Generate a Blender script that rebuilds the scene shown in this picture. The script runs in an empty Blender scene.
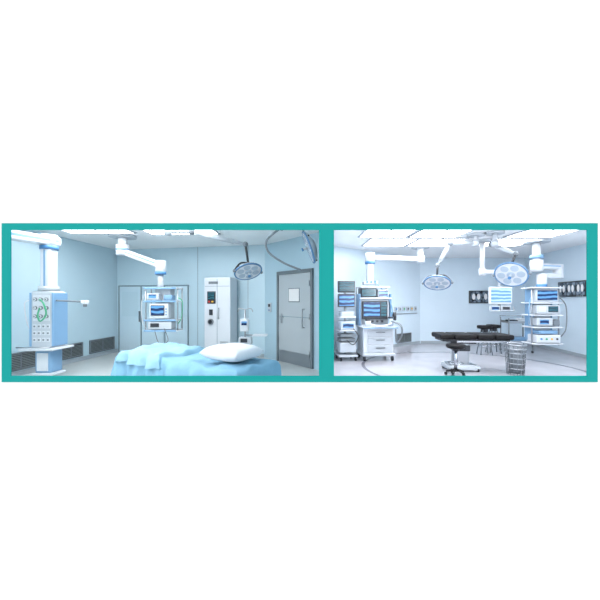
import bpy, bmesh, math, random
from mathutils import Matrix, Vector, Euler, noise
random.seed(4)
S=bpy.context.scene
S.view_settings.view_transform='Standard'
S.view_settings.look='None'
H=2.85; EYE=1.45

def lin(c):
    o=[]
    for v in c:
        v=v/255.0
        o.append(v/12.92 if v<=0.04045 else ((v+0.055)/1.055)**2.4)
    return (*o,1.0)
def mat(name,c,rough=0.5,metal=0.0,emis=0.0,ecol=None,var=0.03,scale=3.0,bump=0.0,spec=None):
    m=bpy.data.materials.new(name); m.use_nodes=True
    nt=m.node_tree; p=nt.nodes['Principled BSDF']
    col=lin(c)
    n=nt.nodes.new('ShaderNodeTexNoise'); n.inputs['Scale'].default_value=scale; n.inputs['Detail'].default_value=3
    g=nt.nodes.new('ShaderNodeTexCoord'); nt.links.new(g.outputs['Object'],n.inputs['Vector'])
    r=nt.nodes.new('ShaderNodeValToRGB')
    r.color_ramp.elements[0].position=0.3; r.color_ramp.elements[1].position=0.7
    r.color_ramp.elements[0].color=(col[0]*(1-var),col[1]*(1-var),col[2]*(1-var),1)
    r.color_ramp.elements[1].color=(min(1,col[0]*(1+var)),min(1,col[1]*(1+var)),min(1,col[2]*(1+var)),1)
    nt.links.new(n.outputs['Fac'],r.inputs['Fac']); nt.links.new(r.outputs['Color'],p.inputs['Base Color'])
    p.inputs['Roughness'].default_value=rough; p.inputs['Metallic'].default_value=metal
    if spec is not None: p.inputs['Specular IOR Level'].default_value=spec
    if emis>0:
        p.inputs['Emission Color'].default_value=lin(ecol or c); p.inputs['Emission Strength'].default_value=emis
    if bump>0:
        b=nt.nodes.new('ShaderNodeBump'); b.inputs['Strength'].default_value=bump; b.inputs['Distance'].default_value=0.02
        n2=nt.nodes.new('ShaderNodeTexNoise'); n2.inputs['Scale'].default_value=14; nt.links.new(g.outputs['Object'],n2.inputs['Vector'])
        nt.links.new(n2.outputs['Fac'],b.inputs['Height']); nt.links.new(b.outputs['Normal'],p.inputs['Normal'])
    return m
def screen_mat(name,c1,c2,scale,emis,kind='wave'):
    m=mat(name,c1,0.2); nt=m.node_tree; p=nt.nodes['Principled BSDF']
    g=nt.nodes.new('ShaderNodeTexCoord')
    if kind=='wave':
        w=nt.nodes.new('ShaderNodeTexWave'); w.bands_direction='Z'; w.inputs['Scale'].default_value=scale; w.inputs['Distortion'].default_value=3
        out=w.outputs['Fac']
    else:
        w=nt.nodes.new('ShaderNodeTexVoronoi'); w.inputs['Scale'].default_value=scale; out=w.outputs['Distance']
    nt.links.new(g.outputs['Object'],w.inputs['Vector'])
    r=nt.nodes.new('ShaderNodeValToRGB'); r.color_ramp.elements[0].color=lin(c1); r.color_ramp.elements[1].color=lin(c2)
    r.color_ramp.elements[0].position=0.35; r.color_ramp.elements[1].position=0.75
    nt.links.new(out,r.inputs['Fac']); nt.links.new(r.outputs['Color'],p.inputs['Base Color'])
    nt.links.new(r.outputs['Color'],p.inputs['Emission Color']); p.inputs['Emission Strength'].default_value=emis
    return m

M=dict(
 frontwhite=mat('white_paint',(250,250,250),0.8,var=0.0),
 teal=mat('teal_laminate',(30,158,155),0.8,var=0.0,spec=0.1),
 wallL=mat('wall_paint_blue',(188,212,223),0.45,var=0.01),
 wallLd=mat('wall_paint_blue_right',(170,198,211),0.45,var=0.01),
 ceilL=mat('ceiling_paint',(240,244,246),0.7,var=0.01),
 floorL=mat('vinyl_floor_grey',(188,194,194),0.3,var=0.03,scale=8),
 wallR=mat('wall_paint_pale_blue',(213,229,240),0.4,var=0.01),
 ceilR=mat('ceiling_paint_white',(243,245,247),0.6,var=0.01),
 floorR=mat('vinyl_floor_grey_gloss',(178,177,184),0.12,var=0.06,scale=2.0),
 inlay=mat('floor_inlay',(112,112,124),0.2),
 base=mat('baseboard_grey',(165,175,182),0.5),
 seam=mat('panel_seam',(125,145,155),0.5),
 white=mat('white_enamel',(208,213,219),0.35,var=0.01),
 off=mat('offwhite_plastic',(186,193,200),0.4,var=0.01),
 blue=mat('blue_accent',(70,125,175),0.35),
 ltblue=mat('light_blue_accent',(122,160,194),0.35),
 grey=mat('grey_plastic',(115,123,130),0.4),
 dk=mat('dark_grey_plastic',(42,46,53),0.4),
 black=mat('black_rubber',(22,22,26),0.45),
 leather=mat('black_vinyl',(12,10,13),0.5,spec=0.25),
 steel=mat('brushed_steel',(165,170,176),0.3,metal=0.9),
 chrome=mat('chrome',(180,184,190),0.2,metal=1.0),
 slat=mat('vent_slat',(120,128,130),0.5),
 drape=mat('surgical_drape_blue',(122,168,194),0.8,var=0.06,scale=5,bump=0.35),
 drape2=mat('surgical_drape_light',(140,182,203),0.8,var=0.05,scale=5,bump=0.35),
 pillow=mat('pillow_cotton',(216,219,226),0.85,var=0.01,bump=0.25),
 doorg=mat('door_grey',(172,181,186),0.4,var=0.01),
 framed=mat('door_frame_dark',(105,116,122),0.4),
 doorb=mat('door_blue_white',(194,216,227),0.35,var=0.01),
 paper=mat('sign_paper',(230,230,230),0.7,var=0.0),
 green=mat('green_hose',(60,155,115),0.4),
 yel=mat('amber_led',(230,180,60),0.4),
 red=mat('red_label',(190,50,50),0.4),
 panelL=mat('ceiling_light_diffuser',(255,255,255),0.5,emis=9.0,ecol=(252,253,255),var=0),
 panelR=mat('ceiling_light_diffuser_cool',(255,255,255),0.5,emis=9.5,ecol=(252,253,255),var=0),
 lens=mat('lamp_lens',(165,180,195),0.12,emis=0.1,var=0.02),
 lampblue=mat('lamp_shell_blue',(95,135,175),0.25),
 scr_blue=screen_mat('monitor_screen_blue',(22,44,86),(85,140,190),3,0.2),
 scr_dark=screen_mat('monitor_screen_dark',(12,18,30),(50,105,120),9,0.2),
 scr_light=screen_mat('monitor_screen_light',(85,130,165),(160,188,205),4,0.2),
 xray=screen_mat('xray_film',(110,125,140),(12,16,24),9,0.2,'vor'),
)

def align(d):
    return Vector(d).normalized().to_track_quat('Z','Y').to_matrix().to_4x4()

class B:
    def __init__(s,name,loc=(0,0,0),rz=0.0):
        s.name=name; s.bm=bmesh.new(); s.mats=[]; s.loc=loc; s.rz=rz
    def mi(s,k):
        if k not in s.mats: s.mats.append(k)
        return s.mats.index(k)
    def box(s,c,d,k,rot=(0,0,0),bev=0.0):
        mm=Matrix.Translation(c)@Euler(rot).to_matrix().to_4x4()@Matrix.Diagonal((*d,1))
        r=bmesh.ops.create_cube(s.bm,size=1,matrix=mm); vs=r['verts']
        i=s.mi(k)
        for f in {f for v in vs for f in v.link_faces}: f.material_index=i
        if bev>0:
            bmesh.ops.bevel(s.bm,geom=list({e for v in vs for e in v.link_edges}),offset=min(bev,min(d)*0.45),segments=3,profile=0.5,affect='EDGES',clamp_overlap=True,material=-1)
    def bx(s,x0,x1,y0,y1,z0,z1,k,bev=0.0):
        s.box(((x0+x1)/2,(y0+y1)/2,(z0+z1)/2),(abs(x1-x0),abs(y1-y0),abs(z1-z0)),k,bev=bev)
    def cyl(s,p1,p2,r,k,r2=None,seg=24):
        p1=Vector(p1);p2=Vector(p2);d=p2-p1
        mm=Matrix.Translation((p1+p2)/2)@align(d)
        q=bmesh.ops.create_cone(s.bm,cap_ends=True,segments=seg,radius1=r,radius2=r if r2 is None else r2,depth=d.length,matrix=mm)
        i=s.mi(k)
        for f in {f for v in q['verts'] for f in v.link_faces}:
            f.material_index=i
            if len(f.verts)==4: f.smooth=True
    def sph(s,c,r,k,sc=(1,1,1)):
        q=bmesh.ops.create_uvsphere(s.bm,u_segments=20,v_segments=12,radius=r,matrix=Matrix.Translation(c)@Matrix.Diagonal((*sc,1)))
        i=s.mi(k)
        for f in {f for v in q['verts'] for f in v.link_faces}: f.material_index=i; f.smooth=True
    def rings(s,R,k,closed=False,cap=True):
        i=s.mi(k); n=len(R[0]); V=[[s.bm.verts.new(p) for p in ring] for ring in R]
        for a in range(len(V)-1):
            for j in range(n):
                try:
                    f=s.bm.faces.new((V[a][j],V[a][(j+1)%n],V[a+1][(j+1)%n],V[a+1][j])); f.material_index=i; f.smooth=True
                except ValueError: pass
        if cap:
            for ring in (V[0],V[-1]):
                f=s.bm.faces.new(ring); f.material_index=i
    def tube(s,pts,r,k,seg=10,sub=6):
        P=[Vector(p) for p in pts]
        if sub>1 and len(P)>2:
            Q=[]
            for a in range(len(P)-1):
                p0=P[max(a-1,0)];p1=P[a];p2=P[a+1];p3=P[min(a+2,len(P)-1)]
                for j in range(sub):
                    t=j/sub
                    Q.append(0.5*((2*p1)+(p2-p0)*t+(2*p0-5*p1+4*p2-p3)*t*t+(3*p1-p0-3*p2+p3)*t**3))
            Q.append(P[-1]); P=Q
        T=[(P[min(a+1,len(P)-1)]-P[max(a-1,0)]).normalized() for a in range(len(P))]
        u=T[0].orthogonal().normalized(); R=[]
        for p,t in zip(P,T):
            u=(u-t*u.dot(t)).normalized(); v=t.cross(u)
            R.append([p+(u*math.cos(2*math.pi*j/seg)+v*math.sin(2*math.pi*j/seg))*r for j in range(seg)])
        s.rings(R,k)
    def lathe(s,prof,mm,k,seg=36):
        R=[[mm@Vector((max(r,0.0005)*math.cos(2*math.pi*j/seg),max(r,0.0005)*math.sin(2*math.pi*j/seg),z)) for j in range(seg)] for r,z in prof]
        s.rings(R,k)
    def done(s):
        bmesh.ops.recalc_face_normals(s.bm,faces=s.bm.faces)
        me=bpy.data.meshes.new(s.name); s.bm.to_mesh(me); s.bm.free()
        for k in s.mats: me.materials.append(M[k])
        o=bpy.data.objects.new(s.name,me); S.collection.objects.link(o)
        o.location=s.loc; o.rotation_euler=(0,0,s.rz); return o

# ------------------------------------------------------------------ room shell
def poly(name,pts,z,t,k):
    b=B(name); i=b.mi(k)
    lo=[b.bm.verts.new((x,y,z)) for x,y in pts]; hi=[b.bm.verts.new((x,y,z+t)) for x,y in pts]
    b.bm.faces.new(lo).material_index=i; b.bm.faces.new(hi).material_index=i
    n=len(pts)
    for j in range(n): b.bm.faces.new((lo[j],lo[(j+1)%n],hi[(j+1)%n],hi[j])).material_index=i
    return b.done()
A=(-5.12,8.4); Bc=(-0.89,7.6); E1=(0.42,6.167); PL=(0.10,1.46); WL=(-5.79,1.46)
F0=(0.87,7.793); C=(4.0,10.0); D=(7.5,10.0); WR=(6.13,1.46); PR=(0.158,1.46)
Lp=[WL,PL,E1,Bc,A]; Rp=[PR,WR,D,C,F0]
poly('floor',Lp,-0.1,0.1,'floorL'); poly('ceiling',Lp,H,0.1,'ceilL')
poly('floor.001',Rp,-0.1,0.1,'floorR'); poly('ceiling.001',Rp,H,0.1,'ceilR')
poly('floor.002',[(-6,-3),(6.4,-3),(6.4,1.4),(-6,1.4)],-0.1,0.1,'frontwhite')
def fr(p,q): return math.atan2(q[1]-p[1],q[0]-p[0]), math.hypot(q[0]-p[0],q[1]-p[1])
def wall(name,p,q,k,t=0.12,base=None):
    a,l=fr(p,q); b=B(name,(p[0],p[1],0),a); b.bx(0,l,0,t,0,H,k); b.done()
    if base:
        b=B(base,(p[0],p[1],0),a); b.bx(0.02,l-0.02,-0.014,0,0,0.09,'base',bev=0.004); b.done()
wall('wall_left',WL,A,'wallL',base='baseboard_left')
wall('wall_back',A,Bc,'wallL',base='baseboard_back')
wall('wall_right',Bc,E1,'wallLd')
wall('wall_partition',E1,PL,'wallL',t=0.022)
wall('wall_partition.001',PR,F0,'wallR',t=0.022)
wall('wall_left.001',F0,C,'wallR',base='baseboard_left.001')
wall('wall_back.001',C,D,'wallR',base='baseboard_back.001')
wall('wall_right.001',D,WR,'wallR',base='baseboard_right.001')

def holed(name,xf,zf,yf,xb,zb,yb,holes,k):
    b=B(name); i=b.mi(k)
    f=[[b.bm.verts.new((x,yf,z)) for x in xf] for z in zf]; g=[[b.bm.verts.new((x,yb,z)) for x in xb] for z in zb]
    nx=len(xf)-1; nz=len(zf)-1
    for r in range(nz):
        for c in range(nx):
            fo=(f[r][c],f[r][c+1],f[r+1][c+1],f[r+1][c]); ba=(g[r][c],g[r][c+1],g[r+1][c+1],g[r+1][c])
            if (c,r) in holes:
                for j in range(4):
                    b.bm.faces.new((fo[j],fo[(j+1)%4],ba[(j+1)%4],ba[j])).material_index=i
            else:
                b.bm.faces.new(fo).material_index=i; b.bm.faces.new(ba).material_index=i
    for c in range(nx):
        for r in (0,nz): b.bm.faces.new((f[r][c],f[r][c+1],g[r][c+1],g[r][c])).material_index=i
    for r in range(nz):
        for c in (0,nx): b.bm.faces.new((f[r][c],f[r+1][c],g[r+1][c],g[r][c])).material_index=i
    return b.done()
hx=[-1.346,0.0883,0.158,1.336]; hz=[1.097,1.776]
holed('wall_front',[-6,hx[0]-.01,hx[1]+.008,hx[2]-.008,hx[3]+.01,6.4],[0,hz[0]-.01,hz[1]+.01,2.95],1.4,
      [-6,hx[0]-.1,hx[1]+.012,hx[2]-.008,hx[3]+.1,6.4],[0,hz[0]-.05,hz[1]+.05,2.95],1.46,[(1,1),(3,1)],'frontwhite')
tx=[-1.387,hx[0],hx[1],hx[2],hx[3],1.384]; tz=[1.068,hz[0],hz[1],1.807]
holed('trim_1',tx,tz,1.394,tx,tz,1.4,[(1,1),(3,1)],'teal')

# ceiling lights
def panel(x0,x1,y0,y1,k):
    b=B('ceiling_light_panel',((x0+x1)/2,(y0+y1)/2,H)); w=(x1-x0)/2; d=(y1-y0)/2
    b.bx(-w,w,-d,d,-0.02,-0.004,k)
    for a in (-1,1):
        b.bx(-w-.03,w+.03,a*d-.015,a*d+.015,-0.03,0,'off'); b.bx(a*w-.015,a*w+.015,-d,d,-0.03,0,'off')
    b.bx(-.012,.012,-d,d,-0.026,-0.0,'off')
    b.done()
panel(-4.7,-3.4,4.9,6.2,'panelL'); panel(-3.1,-1.7,4.9,6.3,'panelL'); panel(-4.4,-1.2,2.6,3.6,'panelL')
for x in (1.6,2.72,4.45):
    panel(x,x+1.05,6.75,7.65,'panelR')
for x in (1.3,2.4,4.5): panel(x,x+1.0,5.3,6.6,'panelR')
panel(1.5,4.5,2.8,3.8,'panelR')

# ------------------------------------------------------------------ vents
def vent(p,q,t0,w,z0,z1):
    a,l=fr(p,q); ux=(q[0]-p[0])/l; uy=(q[1]-p[1])/l
    b=B('air_vent_grille',(p[0]+ux*t0,p[1]+uy*t0,0),a)
    b.bx(0,w,-.012,0,z0,z1,'dk')
    for (x0,x1,c0,c1) in ((0,w,z0,z0+.025),(0,w,z1-.025,z1),(0,.025,z0,z1),(w-.025,w,z0,z1),(w/2-.01,w/2+.01,z0,z1)):
        b.bx(x0,x1,-.03,0,c0,c1,'grey')
    n=int((z1-z0-.05)/.032)
    for i in range(n):
        b.box((w/2,-.018,z0+.04+i*.032),(w-.04,.022,.006),'slat',rot=(0.6,0,0))
    b.done()
aL,lL=fr(WL,A)
def tL(Y): return (Y-1.46)/math.sin(aL)
vent(WL,A,tL(5.45),.62,.11,.45); vent(WL,A,tL(6.55),.66,.11,.44); vent(WL,A,tL(7.42),.85,.11,.45)
vent(F0,C,2.60,.72,.11,.40)

# ------------------------------------------------------------------ surgical lamp head
def lamp_head(b,c,face,R,shell='white',fork=True):
    up=-Vector(face).normalized(); mm=Matrix.Translation(c)@align(up)
    b.lathe([(0,.46*R),(.2*R,.45*R),(.42*R,.39*R),(.62*R,.31*R),(.82*R,.2*R),(.95*R,.08*R),(R,0),(.97*R,-.04*R)],mm,shell)
    b.lathe([(1.0*R,.05*R),(1.03*R,.01*R),(1.02*R,-.05*R),(.93*R,-.06*R),(.92*R,-.02*R)],mm,'lampblue')
    b.lathe([(.93*R,-.02*R),(.93*R,-.03*R),(0,-.03*R)],mm,'dk')
    for j in range(6):
        a=j*math.pi/3
        p=mm@Vector((.58*R*math.cos(a),.58*R*math.sin(a),-.035*R)); b.cyl(p,p+(mm.to_3x3()@Vector((0,0,-.03*R))),.24*R,'lens')
    p=mm@Vector((0,0,-.03*R)); d=mm.to_3x3()@Vector((0,0,-1))
    b.cyl(p,p+d*.05*R,.24*R,'lens'); b.cyl(p,p+d*.32*R,.07*R,'off'); b.cyl(p+d*.32*R,p+d*.42*R,.1*R,'blue')
    for a in (0.4,2.5,4.6):
        q=mm@Vector((.9*R*math.cos(a),.9*R*math.sin(a),.15*R)); b.sph(q,.06*R,'black')
    return mm
def lamp(name,mount,elbow,neck,center,face,R,shell='white'):
    """ceiling plate -> drop tube -> spring arm -> hanger -> head"""
    b=B(name,(mount[0],mount[1],0)); o=Vector((mount[0],mount[1],0))
    e=Vector(elbow)-o; n=Vector(neck)-o; c=Vector(center)-o
    b.cyl((0,0,H),(0,0,H-.05),.17,'off'); b.cyl((0,0,H-.05),(0,0,e.z-.05) if e.z<H-.1 else (0,0,H-.12),.045,'white')
    b.cyl((0,0,e.z+.06),(0,0,e.z-.07),.065,'off')
    s0=Vector((0,0,e.z)); b.cyl(s0,e,.038,'off'); b.sph(e,.06,'grey')
    b.cyl(e,n,.032,'off',r2=.026); b.sph(n,.05,'grey')
    mid=(e+n)/2; dd=(n-e)*.28; b.cyl(mid-dd,mid+dd,.042,'off')
    up=-Vector(face).normalized()
    side=up.cross(Vector((0,0,1))).normalized() if abs(up.z)<.98 else Vector((1,0,0))
    top=c+Vector((0,0,1))*R*.62
    b.cyl(n,top,.022,'dk')
    for sg in (-1,1):
        b.tube([top,top*.45+(c+side*sg*R*1.1)*.55+Vector((0,0,.28*R)),c+side*sg*R*1.08],.017,'dk')
        b.sph(c+side*sg*R*1.06,.03,'grey')
    lamp_head(b,c,face,R,shell)
    return b.done()

# ------------------------------------------------------------------ LEFT ROOM
b=B('medical_ceiling_pendant',(-4.6,5.5,0))
b.cyl((-.28,-.72,H),(-.28,-.72,H-.06),.24,'off'); b.cyl((-.28,-.72,H-.06),(-.28,-.72,2.62),.11,'white')
d=Vector((.28,.72,0)); a=math.atan2(.72,.28)
b.box((-.14,-.36,2.53),(d.length+.3,.24,.16),'white',rot=(0,0,a),bev=.04)
b.box((-.14,-.36,2.535),(d.length+.2,.248,.05),'ltblue',rot=(0,0,a),bev=.01)
b.cyl((0,0,2.64),(0,0,2.42),.13,'off'); b.cyl((0,0,2.44),(0,0,2.37),.14,'blue')
b.box((0,0,2.01),(.19,.2,.80),'white',bev=.04)
b.bx(-.015,.015,-.108,-.098,1.65,2.36,'ltblue')
b.cyl((0,0,1.70),(0,0,1.62),.16,'off')
b.box((0,0,1.10),(.40,.32,1.02),'off',bev=.04)
b.bx(-.215,-.18,-.17,.17,.62,1.58,'ltblue',bev=.01); b.bx(.18,.215,-.17,.17,.62,1.58,'ltblue',bev=.01)
b.bx(-.15,.15,-.168,-.155,1.08,1.53,'white',bev=.004)
for i,z in enumerate((1.46,1.31,1.16)):
    for x in (-.1,0,.1):
        b.cyl((x,-.155,z),(x,-.19,z),.034,'grey',seg=14); b.cyl((x,-.185,z),(x,-.197,z),.024,'white',seg=12)
        b.cyl((x,-.19,z),(x,-.202,z),.01,'dk',seg=10)
for z in (.98,.86,.74):
    for x in (-.12,-.04,.04,.12): b.box((x,-.162,z),(.06,.012,.07),'white',bev=.004); b.box((x,-.17,z),(.03,.006,.03),'grey')
b.bx(-.30,.30,-.3,.22,.56,.60,'white',bev=.012); b.tube([(-.28,-.3,.63),(-.28,-.34,.63),(.28,-.34,.63),(.28,-.3,.63)],.012,'steel',sub=1)
b.box((0,0,.34),(.30,.28,.42),'ltblue',bev=.04); b.bx(-.10,.10,-.148,-.13,.18,.5,'white',bev=.005)
b.box((0,0,.12),(.38,.32,.05),'white',bev=.02)
b.tube([(.2,-.1,1.44),(.5,-.14,1.43),(.74,-.14,1.42)],.016,'grey'); b.box((.76,-.14,1.41),(.1,.1,.07),'white',bev=.02); b.cyl((.76,-.14,1.38),(.76,-.14,1.33),.03,'grey')
b.tube([(-.2,-.1,1.45),(-.3,-.14,1.42),(-.32,-.14,1.3),(-.3,-.1,1.0),(-.22,-.05,.8)],.009,'white')
b.tube([(.0,-.2,1.46),(.14,-.28,1.38),(.18,-.28,1.2),(.08,-.28,1.08),(.0,-.24,1.18),(0,-.2,1.31)],.013,'green')
b.done()

b=B('medical_ceiling_pendant',(-3.84,6.5,0))
b.cyl((0,0,H),(0,0,H-.05),.27,'off'); b.cyl((0,0,H-.05),(0,0,2.6),.09,'white'); b.cyl((0,0,2.64),(0,0,2.42),.13,'white'); b.cyl((0,0,2.56),(0,0,2.52),.135,'ltblue')
L=math.hypot(.82,.3); an=math.atan2(.3,.82)
b.box((.41,0,2.35),(L+.16,.17,.14),'white',rot=(0,an,0),bev=.05); b.box((.41,-.001,2.36),(L*.8,.176,.035),'ltblue',rot=(0,an,0),bev=.01)
b.cyl((.82,0,2.30),(.82,0,2.02),.11,'white'); b.cyl((.82,0,2.06),(.82,0,2.0),.115,'blue')
b.cyl((.82,0,2.02),(.82,0,1.72),.06,'off')
cx=.89
b.box((cx,.06,1.26),(.34,.22,.94),'off',bev=.03)
for sx in (-.34,.34): b.cyl((cx+sx,-.1,.82),(cx+sx,-.1,1.72),.014,'steel'); b.cyl((cx+sx,.14,.82),(cx+sx,.14,1.72),.014,'steel')
for z in (1.70,1.42,1.02,.80): b.box((cx,.0,z),(.70,.38,.03),'white',bev=.01); b.box((cx,-.19,z),(.68,.02,.04),'ltblue',bev=.006)
b.box((cx-.02,-.12,1.215),(.4,.16,.32),'white',bev=.03); b.box((cx-.04,-.205,1.23),(.29,.012,.22),'dk',bev=.004); b.box((cx-.04,-.213,1.23),(.26,.006,.19),'scr_blue')
for i in range(3): b.cyl((cx+.14,-.2,1.14+i*.06),(cx+.14,-.216,1.14+i*.06),.014,'blue',seg=12)
b.box((cx-.15,-.1,1.52),(.26,.2,.14),'off',bev=.02); b.box((cx+.17,-.1,1.5),(.18,.2,.11),'ltblue',bev=.02); b.box((cx-.15,-.205,1.53),(.15,.01,.07),'scr_blue')
b.box((cx,-.08,.91),(.5,.24,.16),'off',bev=.02); b.box((cx-.1,-.205,.92),(.18,.01,.08),'dk')
b.tube([(cx+.34,-.1,1.5),(cx+.46,-.16,1.42),(cx+.45,-.16,1.1),(cx+.36,-.12,.95)],.009,'green')
b.tube([(cx-.34,-.1,1.6),(cx-.42,-.12,1.4),(cx-.40,-.12,1.0),(cx-.3,-.1,.8)],.008,'white')
b.tube([(cx+.1,-.2,.85),(cx+.2,-.25,.6),(cx+.0,-.22,.55),(cx-.1,-.2,.8)],.008,'grey')
b.done()

a,l=fr(A,Bc); u=((Bc[0]-A[0])/l,(Bc[1]-A[1])/l)
def onback(t): return (A[0]+u[0]*t,A[1]+u[1]*t,0)
b=B('door_1',onback(.06),a)
b.bx(.0,2.15,-.03,0,1.82,1.855,'seam',bev=.006)
for x in (0,.70,1.42,2.11): b.bx(x,x+.025,-.03,0,0,1.84,'seam',bev=.005)
for x in (.035,.735,1.455): b.bx(x,x+.655,-.018,0,.01,1.82,'doorb'); b.bx(x+.08,x+.575,-.022,0,1.0,1.68,'wallL')
b.bx(.66,.69,-.06,-.018,.85,1.15,'steel',bev=.006)
b.done()
b=B('trim_3',onback(2.45),a); b.bx(0,.012,-.004,0,.09,H,'seam'); b.bx(1.4,1.412,-.004,0,.09,H,'seam'); b.done()

b=B('medical_gas_control_cabinet',(-1.97,7.5,0),a)
b.bx(-.34,.34,-.22,.2,.06,2.0,'white',bev=.015); b.bx(-.32,.32,-.2,.18,0,.07,'dk')
b.bx(-.004,.004,-.226,-.2,.1,1.96,'seam'); b.bx(-.32,.32,-.225,-.2,1.78,1.79,'seam')
b.bx(-.26,-.04,-.235,-.2,1.36,1.66,'dk',bev=.01); b.bx(-.23,-.07,-.24,-.2,1.46,1.63,'scr_dark'); b.bx(-.23,-.18,-.242,-.2,1.39,1.43,'red'); b.bx(-.14,-.09,-.242,-.2,1.39,1.43,'yel')
b.bx(-.22,.02,-.232,-.2,1.84,1.9,'grey')
b.cyl((-.16,-.22,.92),(-.16,-.27,.92),.07,'steel'); b.cyl((-.16,-.27,.92),(-.16,-.275,.92),.05,'dk')
b.box((-.16,-.23,1.15),(.09,.02,.14),'dk',bev=.005)
b.tube([(.05,-.22,1.25),(.05,-.27,1.25),(.05,-.27,1.0),(.05,-.22,1.0)],.01,'steel',sub=1)
for i in range(8): b.bx(.08,.29,-.23,-.2,.22+i*.03,.232+i*.03,'grey')
b.done()

a2,l2=fr(Bc,E1)
b=B('door_2',(-.528,7.204,0),a2)
w=1.21
b.bx(0,.06,-.05,0,0,2.1,'framed',bev=.008); b.bx(w-.06,w,-.05,0,0,2.1,'framed',bev=.008); b.bx(0,w,-.05,0,2.04,2.12,'framed',bev=.008)
b.bx(.06,w-.06,-.025,0,.01,2.04,'doorg')
b.bx(.08,w-.08,-.028,0,.01,.28,'steel'); b.bx(.1,w-.1,-.027,0,1.06,1.075,'seam')
b.bx(.42,.80,-.03,0,1.40,1.72,'framed',bev=.004); b.bx(.44,.78,-.035,0,1.42,1.7,'paper',bev=.004)
b.box((.17,-.032,1.02),(.05,.016,.22),'steel',bev=.005); b.tube([(.17,-.03,1.05),(.17,-.085,1.05),(.3,-.085,1.05)],.012,'steel',sub=1)
b.tube([(.95,-.03,1.25),(.95,-.09,1.25),(.95,-.09,.85),(.95,-.03,.85)],.013,'steel',sub=1)
for z in (.3,1.1,1.8): b.cyl((w-.075,-.055,z-.06),(w-.075,-.055,z+.06),.014,'steel')
b.done()
b=B('wall_intercom',(Bc[0]+.16*math.cos(a2),Bc[1]+.16*math.sin(a2),0),a2); b.bx(0,.12,-.03,0,1.15,1.38,'off',bev=.01); b.bx(.02,.1,-.034,0,1.28,1.35,'dk'); b.cyl((.06,-.03,1.2),(.06,-.04,1.2),.02,'blue'); b.done()

lamp('surgical_light',(-2.35,5.35),(-1.95,5.4,2.68),(-1.0,5.5,2.47),(-.95,5.5,1.97),(.3,-.42,-.86),.255)
b=B('surgical_light',(-.55,4.3,0))
b.cyl((0,0,H),(0,0,H-.05),.16,'off'); b.cyl((0,0,H-.05),(0,0,2.55),.04,'white')
b.cyl((0,0,2.6),(.28,.15,2.53),.035,'white'); b.sph((.28,.15,2.53),.05,'grey')
b.tube([(.28,.15,2.53),(.06,.2,2.36),(.07,.2,2.18),(.28,.2,2.02),(.56,.2,1.9)],.016,'grey')
b.tube([(.28,.15,2.53),(.45,.2,2.56),(.62,.2,2.5)],.018,'grey')
lamp_head(b,(.68,.2,2.24),(-.93,-.03,-.36),.25,'off')
b.done()

b=B('infusion_pump_stand',(-1.15,6.3,0))
for j in range(5):
    an=j*2*math.pi/5+.3; p=(.26*math.cos(an),.26*math.sin(an),.07); b.cyl((0,0,.12),p,.018,'steel'); b.cyl((p[0]-.012,p[1],.035),(p[0]+.012,p[1],.035),.035,'black',seg=14)
b.cyl((0,0,.1),(0,0,1.25),.02,'steel'); b.cyl((0,0,.1),(0,0,.16),.05,'dk')
b.box((0,-.06,.93),(.17,.14,.26),'white',bev=.02); b.box((0,-.135,.97),(.11,.01,.08),'scr_blue'); b.box((.02,-.05,.6),(.26,.2,.16),'off',bev=.02); b.box((.0,-.155,.62),(.14,.01,.08),'dk')
b.tube([(0,0,1.25),(.12,0,1.27),(.16,0,1.2)],.01,'steel'); b.tube([(0,0,1.25),(-.12,0,1.27),(-.16,0,1.2)],.01,'steel')
b.box((.32,-.05,.72),(.3,.25,.03),'white',bev=.01); b.cyl((.0,-.02,.72),(.3,-.04,.71),.015,'steel')
b.done()

bang=math.atan2(-1.05,1.75); bc=(-1.325,3.725)
b=B('operating_table',(bc[0],bc[1],0),bang)
b.box((0,0,.05),(1.1,.5,.1),'white',bev=.03); b.box((0,0,.33),(.34,.3,.5),'steel',bev=.03); b.box((0,0,.60),(1.9,.54,.05),'steel',bev=.01); b.box((0,0,.675),(2.0,.58,.1),'leather',bev=.03)
def drape(b,L,W,z0,hang,k,xo=0,amp=1.0,seed=0,nu=110,nv=60):
    i=b.mi(k); G=[]
    for iu in range(nu+1):
        row=[]
        for iv in range(nv+1):
            x=(iu/nu-.5)*(L+2*hang); y=(iv/nv-.5)*(W+2*hang)
            dx=max(0,abs(x)-L/2); dy=max(0,abs(y)-W/2); sx=1 if x>0 else -1; sy=1 if y>0 else -1
            dd=max(dx,dy)
            px=min(abs(x),L/2)*sx; py=min(abs(y),W/2)*sy
            rip=.035*math.sin(px*17+seed)+.02*math.sin(px*31+2*seed)
            ripe=.035*math.sin(py*19+seed)
            rr=min(1,dd/.06)
            if dy>0: py+=sy*(.03*rr+min(dy,.4)*(.12+rip*4*amp))
            if dx>0: px+=sx*(.03*rr+min(dx,.4)*(.1+ripe*4*amp))
            z=z0-max(0,dd-.02)-.01*rr
            n=noise.noise(Vector((x*3+seed,y*5,seed)))*.036+noise.noise(Vector((x*9,y*6+seed,1)))*.022
            z+=n*amp*(1 if dd==0 else .4)+(.012 if dd==0 else 0)
            row.append(b.bm.verts.new((px+xo,py,z)))
        G.append(row)
    for iu in range(nu):
        for iv in range(nv):
            f=b.bm.faces.new((G[iu][iv],G[iu+1][iv],G[iu+1][iv+1],G[iu][iv+1])); f.material_index=i; f.smooth=True
drape(b,2.06,.66,.745,.42,'drape')
drape(b,.75,.70,.80,.16,'drape2',xo=-.55,amp=1.6,seed=3,nu=50,nv=50)
b.done()
b=B('pillow',(-.76,3.37,.78),bang)
i=b.mi('pillow'); n=28
def pz(u,v): return .085*max(0,(1-u**4)*(1-v**4))**.5
T=[];U=[]
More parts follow.
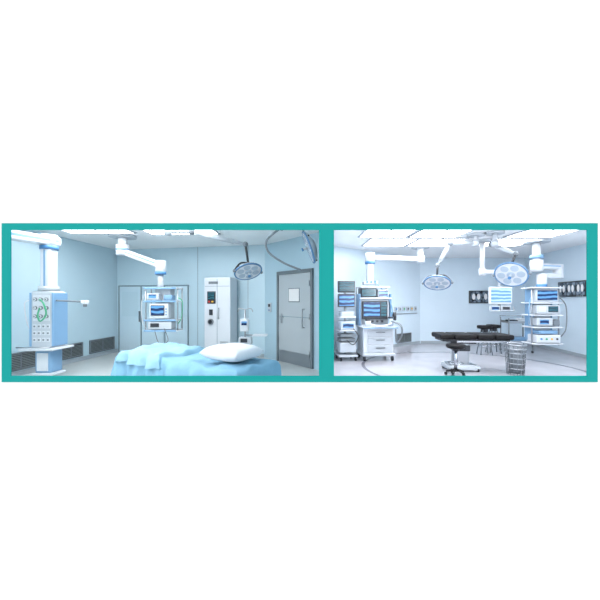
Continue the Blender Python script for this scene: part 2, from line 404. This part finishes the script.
for iu in range(n+1):
    ta=[];ua=[]
    for iv in range(n+1):
        u_=2*iu/n-1; v=2*iv/n-1
        x=.28*u_*(1-.08*v*v*(1-abs(u_)*.6)); y=.24*v*(1-.10*u_*u_*(1-abs(v)*.6)); ww=noise.noise(Vector((x*7,y*7,2)))*.014
        h=pz(u_,v); ta.append(b.bm.verts.new((x,y,.085+h+ww*(h/.085)))); 
        ua.append(ta[-1] if abs(u_)>=1 or abs(v)>=1 else b.bm.verts.new((x,y,.085-h*.95)))
    T.append(ta);U.append(ua)
for iu in range(n):
    for iv in range(n):
        for Q in (T,U):
            f=b.bm.faces.new((Q[iu][iv],Q[iu+1][iv],Q[iu+1][iv+1],Q[iu][iv+1])) if not (Q is U and len({Q[iu][iv],Q[iu+1][iv],Q[iu+1][iv+1],Q[iu][iv+1]}&{T[iu][iv],T[iu+1][iv],T[iu+1][iv+1],T[iu][iv+1]})==4) else None
            if f: f.material_index=i; f.smooth=True
b.done()

# ------------------------------------------------------------------ RIGHT ROOM
b=B('anesthesia_machine',(1.85,7.4,0),.08)
for x in (-.34,.34):
    for y in (-.25,.25): b.cyl((x-.02,y,.06),(x+.02,y,.06),.06,'dk',seg=18)
b.box((0,0,.15),(.80,.62,.08),'off',bev=.03)
b.box((0,.02,.48),(.74,.54,.6),'white',bev=.02)
for i,(z,h) in enumerate(((.28,.17),(.47,.16),(.65,.15))):
    b.box((.04,-.255,z),(.6,.02,h),'off',bev=.008); b.box((.04,-.28,z+.03),(.22,.02,.02),'grey',bev=.005)
b.box((0,-.1,.80),(.84,.66,.05),'white',bev=.02); b.box((0,-.43,.80),(.82,.015,.03),'ltblue')
b.box((0,.14,1.14),(.72,.3,.66),'off',bev=.02); b.bx(-.33,.33,-.03,0,.86,1.0,'grey',bev=.005)
b.box((-.02,-.03,1.2),(.64,.05,.44),'dk',bev=.015); b.box((-.1,-.06,1.22),(.40,.012,.34),'scr_blue'); b.box((.2,-.06,1.22),(.14,.012,.34),'scr_dark')
for x in (-.2,-.08,.04,.16): b.cyl((x,-.03,.93),(x,-.07,.93),.028,'dk',seg=14)
b.box((0,.12,1.49),(.8,.4,.04),'white',bev=.012)
for x in (-.39,.39): b.cyl((x,.28,.8),(x,.28,1.78),.02,'steel'); b.box((x,.1,1.2),(.03,.3,.8),'ltblue',bev=.01)
b.box((-.17,.08,1.63),(.4,.28,.24),'dk',bev=.03); b.box((-.17,-.065,1.63),(.34,.012,.19),'scr_dark'); b.box((.2,.1,1.61),(.28,.26,.2),'off',bev=.02); b.box((.2,-.035,1.61),(.23,.01,.14),'scr_blue')
b.box((0,.12,1.765),(.74,.34,.03),'white',bev=.01)
b.cyl((.28,-.3,.83),(.28,-.3,1.02),.06,'lens',seg=18); b.cyl((.28,-.3,1.02),(.28,-.3,1.05),.07,'dk',seg=18); b.cyl((-.27,-.28,.83),(-.27,-.28,.96),.07,'white',seg=18); b.cyl((-.27,-.28,.96),(-.27,-.28,.99),.06,'black',seg=18)
b.tube([(.28,-.35,.95),(.45,-.5,.85),(.5,-.4,.6),(.42,-.3,.45),(.42,-.25,.8)],.02,'grey'); b.tube([(-.27,-.34,.9),(-.1,-.48,.84),(.1,-.46,.86),(.28,-.36,.9)],.02,'white')
for k in ('green','dk'): b.cyl((.46,.1 if k=='green' else -.08,.95),(.46,.1 if k=='green' else -.08,1.15),.045,k,seg=16)
b.cyl((.4,.0,1.05),(.46,.0,1.05),.015,'steel')
b.done()
b=B('patient_monitor_stand',(1.12,7.3,0),.15)
b.box((0,0,.12),(.46,.46,.05),'off',bev=.02)
for x in (-.18,.18):
    for y in (-.18,.18): b.cyl((x-.015,y,.045),(x+.015,y,.045),.045,'black',seg=14)
b.cyl((0,.08,.12),(0,.08,1.85),.03,'steel')
b.box((0,0,.32),(.4,.36,.24),'off',bev=.02); b.box((0,0,.72),(.42,.4,.03),'white',bev=.01); b.box((0,-.02,.84),(.36,.32,.2),'off',bev=.02); b.box((0,-.185,.84),(.26,.012,.1),'scr_blue'); b.box((0,0,1.04),(.4,.34,.03),'white',bev=.01); b.box((0,0,1.11),(.32,.26,.12),'off',bev=.02)
for z in (.5,.6): b.box((0,-.02,z),(.36,.32,.07),'grey',bev=.01)
b.box((0,-.02,1.44),(.42,.07,.32),'dk',bev=.015); b.box((0,-.06,1.445),(.37,.012,.27),'scr_blue')
b.box((0,-.02,1.77),(.42,.07,.28),'dk',bev=.015); b.box((0,-.06,1.775),(.37,.012,.23),'scr_dark')
b.tube([(.1,-.15,.8),(.22,-.25,.6),(.1,-.26,.4),(-.05,-.2,.5)],.012,'dk')
b.done()

b=B('medical_ceiling_pendant',(3.15,7.85,0))
b.cyl((0,0,H),(0,0,H-.05),.22,'off'); b.cyl((0,0,H-.05),(0,0,2.5),.08,'white'); b.cyl((0,0,2.60),(0,0,2.43),.11,'white')
e=Vector((-1.38,-.25,0)); an=math.atan2(e.y,e.x)
b.box((e.x/2,e.y/2,2.52),(e.length+.2,.17,.13),'white',rot=(0,0,an),bev=.05); b.box((e.x/2,e.y/2,2.53),(e.length*.9,.177,.03),'ltblue',rot=(0,0,an),bev=.01)
b.cyl((e.x,e.y,2.64),(e.x,e.y,2.38),.12,'white'); b.cyl((e.x,e.y,2.42),(e.x,e.y,2.36),.125,'blue')
b.box((e.x,e.y,2.12),(.16,.18,.52),'white',bev=.04); b.box((e.x,e.y,1.88),(.36,.26,.08),'off',bev=.02)
for x in (-.1,0,.1): b.cyl((e.x+x,e.y-.12,1.9),(e.x+x,e.y-.15,1.9),.025,'blue',seg=12)
b.tube([(e.x+.1,e.y-.15,1.88),(e.x+.35,e.y-.2,1.6),(e.x+.5,e.y-.25,1.2),(e.x+.42,e.y-.2,.95)],.012,'ltblue')
b.done()

lamp('surgical_light',(3.72,6.35),(3.2,6.4,2.66),(2.98,6.5,2.2),(2.97,6.5,1.82),(-.25,-.45,-.85),.27)
lamp('surgical_light',(4.0,6.15),(4.02,6.3,2.62),(4.35,6.05,2.38),(4.22,6.0,1.96),(-.6,-.5,-.62),.29)

b=B('ceiling_mounted_monitor',(4.25,7.0,0))
b.cyl((0,0,H),(0,0,H-.05),.18,'off'); b.cyl((0,0,H-.05),(0,0,2.08),.05,'white'); b.cyl((0,0,2.18),(0,0,2.02),.07,'white')
b.box((.2,0,2.1),(.5,.12,.09),'white',bev=.03); b.cyl((.4,0,2.14),(.4,0,1.72),.03,'off')
b.box((.4,-.03,1.55),(.52,.07,.40),'white',bev=.02); b.box((.4,-.07,1.56),(.46,.012,.32),'scr_light')
b.box((.27,-.03,1.26),(.22,.06,.12),'off',bev=.015); b.box((.52,-.03,1.26),(.22,.06,.12),'off',bev=.015)
b.box((.27,-.065,1.26),(.16,.01,.07),'scr_blue'); b.box((.52,-.065,1.26),(.16,.01,.07),'dk')
b.tube([(.15,-.1,1.3),(.12,-.14,1.2),(.65,-.14,1.2),(.65,-.1,1.3)],.012,'steel',sub=1)
b.cyl((.4,0,1.38),(.4,0,1.2),.03,'grey')
b.done()

b=B('medical_ceiling_pendant',(5.56,7.05,0))
b.cyl((0,0,H),(0,0,H-.06),.26,'off'); b.cyl((0,0,H-.06),(0,0,2.15),.085,'white'); b.cyl((0,0,2.38),(0,0,2.12),.13,'white'); b.cyl((0,0,2.5),(0,0,2.42),.14,'ltblue')
b.box((.32,.08,2.24),(.84,.18,.14),'white',rot=(0,.0,.25),bev=.05); b.box((.32,.08,2.25),(.72,.186,.035),'ltblue',rot=(0,0,.25),bev=.01)
b.cyl((.64,.16,2.3),(.64,.16,1.97),.10,'white'); b.box((.38,.08,2.02),(.70,.17,.12),'white',rot=(0,0,.25),bev=.04)
b.cyl((.12,0,2.06),(.12,0,1.72),.10,'white'); b.cyl((.12,0,1.82),(.12,0,1.76),.105,'blue')
cx=.12
b.box((cx,.1,1.1),(.42,.24,1.24),'off',bev=.03); b.box((cx-.21,.1,1.1),(.04,.26,1.2),'ltblue',bev=.01); b.box((cx+.21,.1,1.1),(.04,.26,1.2),'ltblue',bev=.01)
for x in (-.31,.31): b.cyl((cx+x,-.1,.40),(cx+x,-.1,1.76),.016,'steel')
for z in (1.73,1.38,1.10,.82,.44): b.box((cx,0,z),(.68,.4,.03),'white',bev=.01)
b.box((cx,-.08,1.55),(.52,.16,.30),'off',bev=.02); b.box((cx,-.165,1.56),(.45,.01,.23),'scr_blue')
b.box((cx,-.06,1.23),(.54,.28,.2),'off',bev=.02); b.box((cx+.1,-.205,1.24),(.22,.01,.13),'scr_dark'); b.box((cx-.15,-.205,1.24),(.16,.01,.12),'white')
b.box((cx-.08,-.06,.95),(.36,.28,.18),'off',bev=.02); b.box((cx+.2,-.06,.93),(.14,.26,.14),'grey',bev=.02); b.box((cx-.1,-.205,.95),(.2,.01,.1),'scr_blue')
b.box((cx,-.06,.56),(.54,.3,.18),'white',bev=.02)
for i in range(4): b.cyl((cx-.18+i*.12,-.21,.56),(cx-.18+i*.12,-.225,.56),.022,['blue','green','yel','dk'][i],seg=12)
b.box((cx,-.06,.71),(.44,.26,.08),'ltblue',bev=.02)
b.tube([(cx+.34,-.1,1.5),(cx+.44,-.15,1.3),(cx+.44,-.15,.8),(cx+.36,-.1,.6)],.012,'grey'); b.tube([(cx-.34,-.1,1.5),(cx-.42,-.15,1.2),(cx-.36,-.1,.9)],.012,'ltblue')
b.done()

def xbox(p,q,t0,w,z0,z1,n):
    a,l=fr(p,q); b=B('xray_light_box',(p[0]+(q[0]-p[0])/l*t0,p[1]+(q[1]-p[1])/l*t0,0),a)
    b.bx(0,w,-.06,0,z0,z1,'black',bev=.01)
    for i in range(n):
        x0=.03+i*(w-.03)/n; x1=x0+(w-.03)/n-.03; b.bx(x0,x1,-.066,-.05,z0+.03,z1-.03,'xray')
        c=((x0+x1)/2,-.067,(z0+z1)/2+.01)
        for dx in (-.22,.22): b.sph((c[0]+dx*(x1-x0),-.066,c[2]),1.0,'paper',sc=((x1-x0)*.15,.004,(z1-z0)*.24))
    for i in range(4): b.cyl((w-.1-i*.06,-.06,z0+.015),(w-.1-i*.06,-.072,z0+.015),.008,'white',seg=8)
    b.done()
xbox(C,D,1.62,1.22,1.34,1.76,3); xbox(D,WR,1.68,1.0,1.54,1.94,3)

a3,l3=fr(F0,C)
def onl(t): return (F0[0]+math.cos(a3)*t,F0[1]+math.sin(a3)*t,0)
b=B('medical_gas_outlet_panel',onl(2.45),a3)
b.bx(0,1.2,-.02,0,1.00,1.03,'steel',bev=.004); 
for i in range(6): b.box((.09+i*.2,-.015,1.17),(.12,.03,.14),'off',bev=.008); b.cyl((.09+i*.2,-.03,1.17),(.09+i*.2,-.04,1.17),.035,['blue','grey','green','dk','yel','grey'][i],seg=14)
b.done()

b=B('operating_table',(3.56,6.25,0),-.08)
b.box((-.22,0,.07),(.62,.46,.09),'off',bev=.03); b.box((-.22,0,.11),(.5,.38,.06),'steel',bev=.02)
for x in (-.48,.04):
    for y in (-.2,.2): b.cyl((x-.018,y,.04),(x+.018,y,.04),.04,'black',seg=14)
b.box((-.22,0,.36),(.26,.24,.46),'steel',bev=.02); b.box((-.22,0,.46),(.30,.28,.12),'dk',bev=.02); b.box((-.22,-.0,.585),(.5,.36,.05),'dk',bev=.015)
b.box((0,0,.63),(1.3,.44,.04),'dk',bev=.008)
for x0,x1 in ((-.71,-.44),(-.43,.0),(.01,.34),(.35,.71)): b.bx(x0,x1,-.27,.27,.655,.755,'leather',bev=.03)
for y in (-.275,.275): b.bx(-.4,.6,y-.008,y+.008,.60,.635,'chrome'); 
for x in (-.3,.1,.5): b.bx(x-.015,x+.015,-.285,.285,.6,.62,'steel')
b.done()
b=B('wheeled_foot_stool',(2.98,5.74,0),.2)
for j in range(5):
    an=j*2*math.pi/5; p=(.17*math.cos(an),.17*math.sin(an),.07); b.cyl((0,0,.13),p,.018,'black'); b.cyl((p[0]-.014,p[1],.03),(p[0]+.014,p[1],.03),.03,'black',seg=12)
b.cyl((0,0,.1),(0,0,.52),.03,'chrome'); b.cyl((0,0,.48),(0,0,.54),.06,'dk'); b.lathe([(.15,.53),(.175,.56),(.17,.60),(0,.61)],Matrix.Identity(4),'leather')
b.tube([(.13*math.cos(t*.5236),.13*math.sin(t*.5236),.25) for t in range(13)],.008,'chrome')
b.done()
b=B('steel_waste_bin',(4.22,5.88,0))
for z,r in ((.02,.14),(.12,.146),(.22,.155),(.32,.16),(.42,.167),(.50,.173),(.58,.18)):
    b.tube([(r*math.cos(t*.2618),r*math.sin(t*.2618),z) for t in range(25)],.008 if z<.5 else .012,'steel',sub=1)
for j in range(16):
    an=j*math.pi/8; b.cyl((.14*math.cos(an),.14*math.sin(an),.0),(.178*math.cos(an),.178*math.sin(an),.585),.006,'grey',seg=8)
b.lathe([(.10,.03),(.12,.3),(.135,.5)],Matrix.Identity(4),'grey')
b.tube([(-.17,0,.58),(-.12,0,.62),(.12,0,.62),(.17,0,.58)],.008,'chrome')
b.done()
for x,y in ((4.92,8.0),(5.32,8.25)):
    b=B('surgical_stool',(x,y,0))
    for j in range(4):
        an=j*math.pi/2+.6; b.cyl((.08*math.cos(an),.08*math.sin(an),.66),(.2*math.cos(an),.2*math.sin(an),.0),.013,'grey')
    b.tube([(.165*math.cos(t*.5236),.165*math.sin(t*.5236),.22) for t in range(13)],.009,'chrome',sub=1)
    b.lathe([(.02,.68),(.17,.69),(.18,.73),(.17,.77),(0,.78)],Matrix.Identity(4),'leather'); b.cyl((0,0,.6),(0,0,.7),.09,'dk')
    b.done()
b=B('instrument_trolley',(6.05,8.4,0),-.1)
for x in (-.3,.3):
    for y in (-.2,.2): b.cyl((x,y,.06),(x,y,.95),.014,'grey'); b.cyl((x-.012,y,.035),(x+.012,y,.035),.035,'black',seg=12)
for z in (.28,.82): b.box((0,0,z),(.62,.42,.02),'steel'); b.bx(-.31,.31,-.21,-.2,z,z+.05,'steel'); b.bx(-.31,.31,.2,.21,z,z+.05,'steel')
b.box((-.12,0,.87),(.22,.2,.06),'dk',bev=.01); b.box((.14,.02,.89),(.16,.2,.1),'white',bev=.01); b.box((0,0,.36),(.4,.28,.13),'ltblue',bev=.01)
b.tube([(-.3,.2,.95),(-.3,.24,1.0),(.3,.24,1.0),(.3,.2,.95)],.012,'chrome',sub=1)
b.done()
b=B('trim_2',(3.6,6.4,0.0))
n=80
for (r0,r1) in ((1.9,1.96),):
    i=b.mi('inlay'); V=[]
    for j in range(n):
        t=2*math.pi*j/n; V.append((b.bm.verts.new((r0*1.15*math.cos(t),r0*math.sin(t),.002)),b.bm.verts.new((r1*1.15*math.cos(t),r1*math.sin(t),.002))))
    for j in range(n):
        f=b.bm.faces.new((V[j][0],V[j][1],V[(j+1)%n][1],V[(j+1)%n][0])); f.material_index=i
b.done()

# ------------------------------------------------------------------ lights, world & camera
def fill_light(name,loc,pw,r=.25,col=(.97,.99,1)):
    L=bpy.data.lights.new(name,'POINT'); L.energy=pw; L.shadow_soft_size=r; L.color=col
    o=bpy.data.objects.new(name,L); S.collection.objects.link(o); o.location=loc
fill_light('room_fill',(-2.4,1.9,1.9),45)  # added out-of-view fill without a fixture, lifts left room's ceiling and walls
fill_light('room_fill.001',(4.2,2.4,1.9),100)  # added fill for the right room, bare point light, no lamp there
w=bpy.data.worlds.new('World'); S.world=w; w.use_nodes=True
w.node_tree.nodes['Background'].inputs['Color'].default_value=(1,1,1,1); w.node_tree.nodes['Background'].inputs['Strength'].default_value=1.25
cam=bpy.data.cameras.new('Camera'); cam.lens=18; cam.sensor_width=36; cam.clip_start=.05
co=bpy.data.objects.new('Camera',cam); S.collection.objects.link(co); co.location=(0,0,EYE); co.rotation_euler=(math.pi/2,0,0); S.camera=co
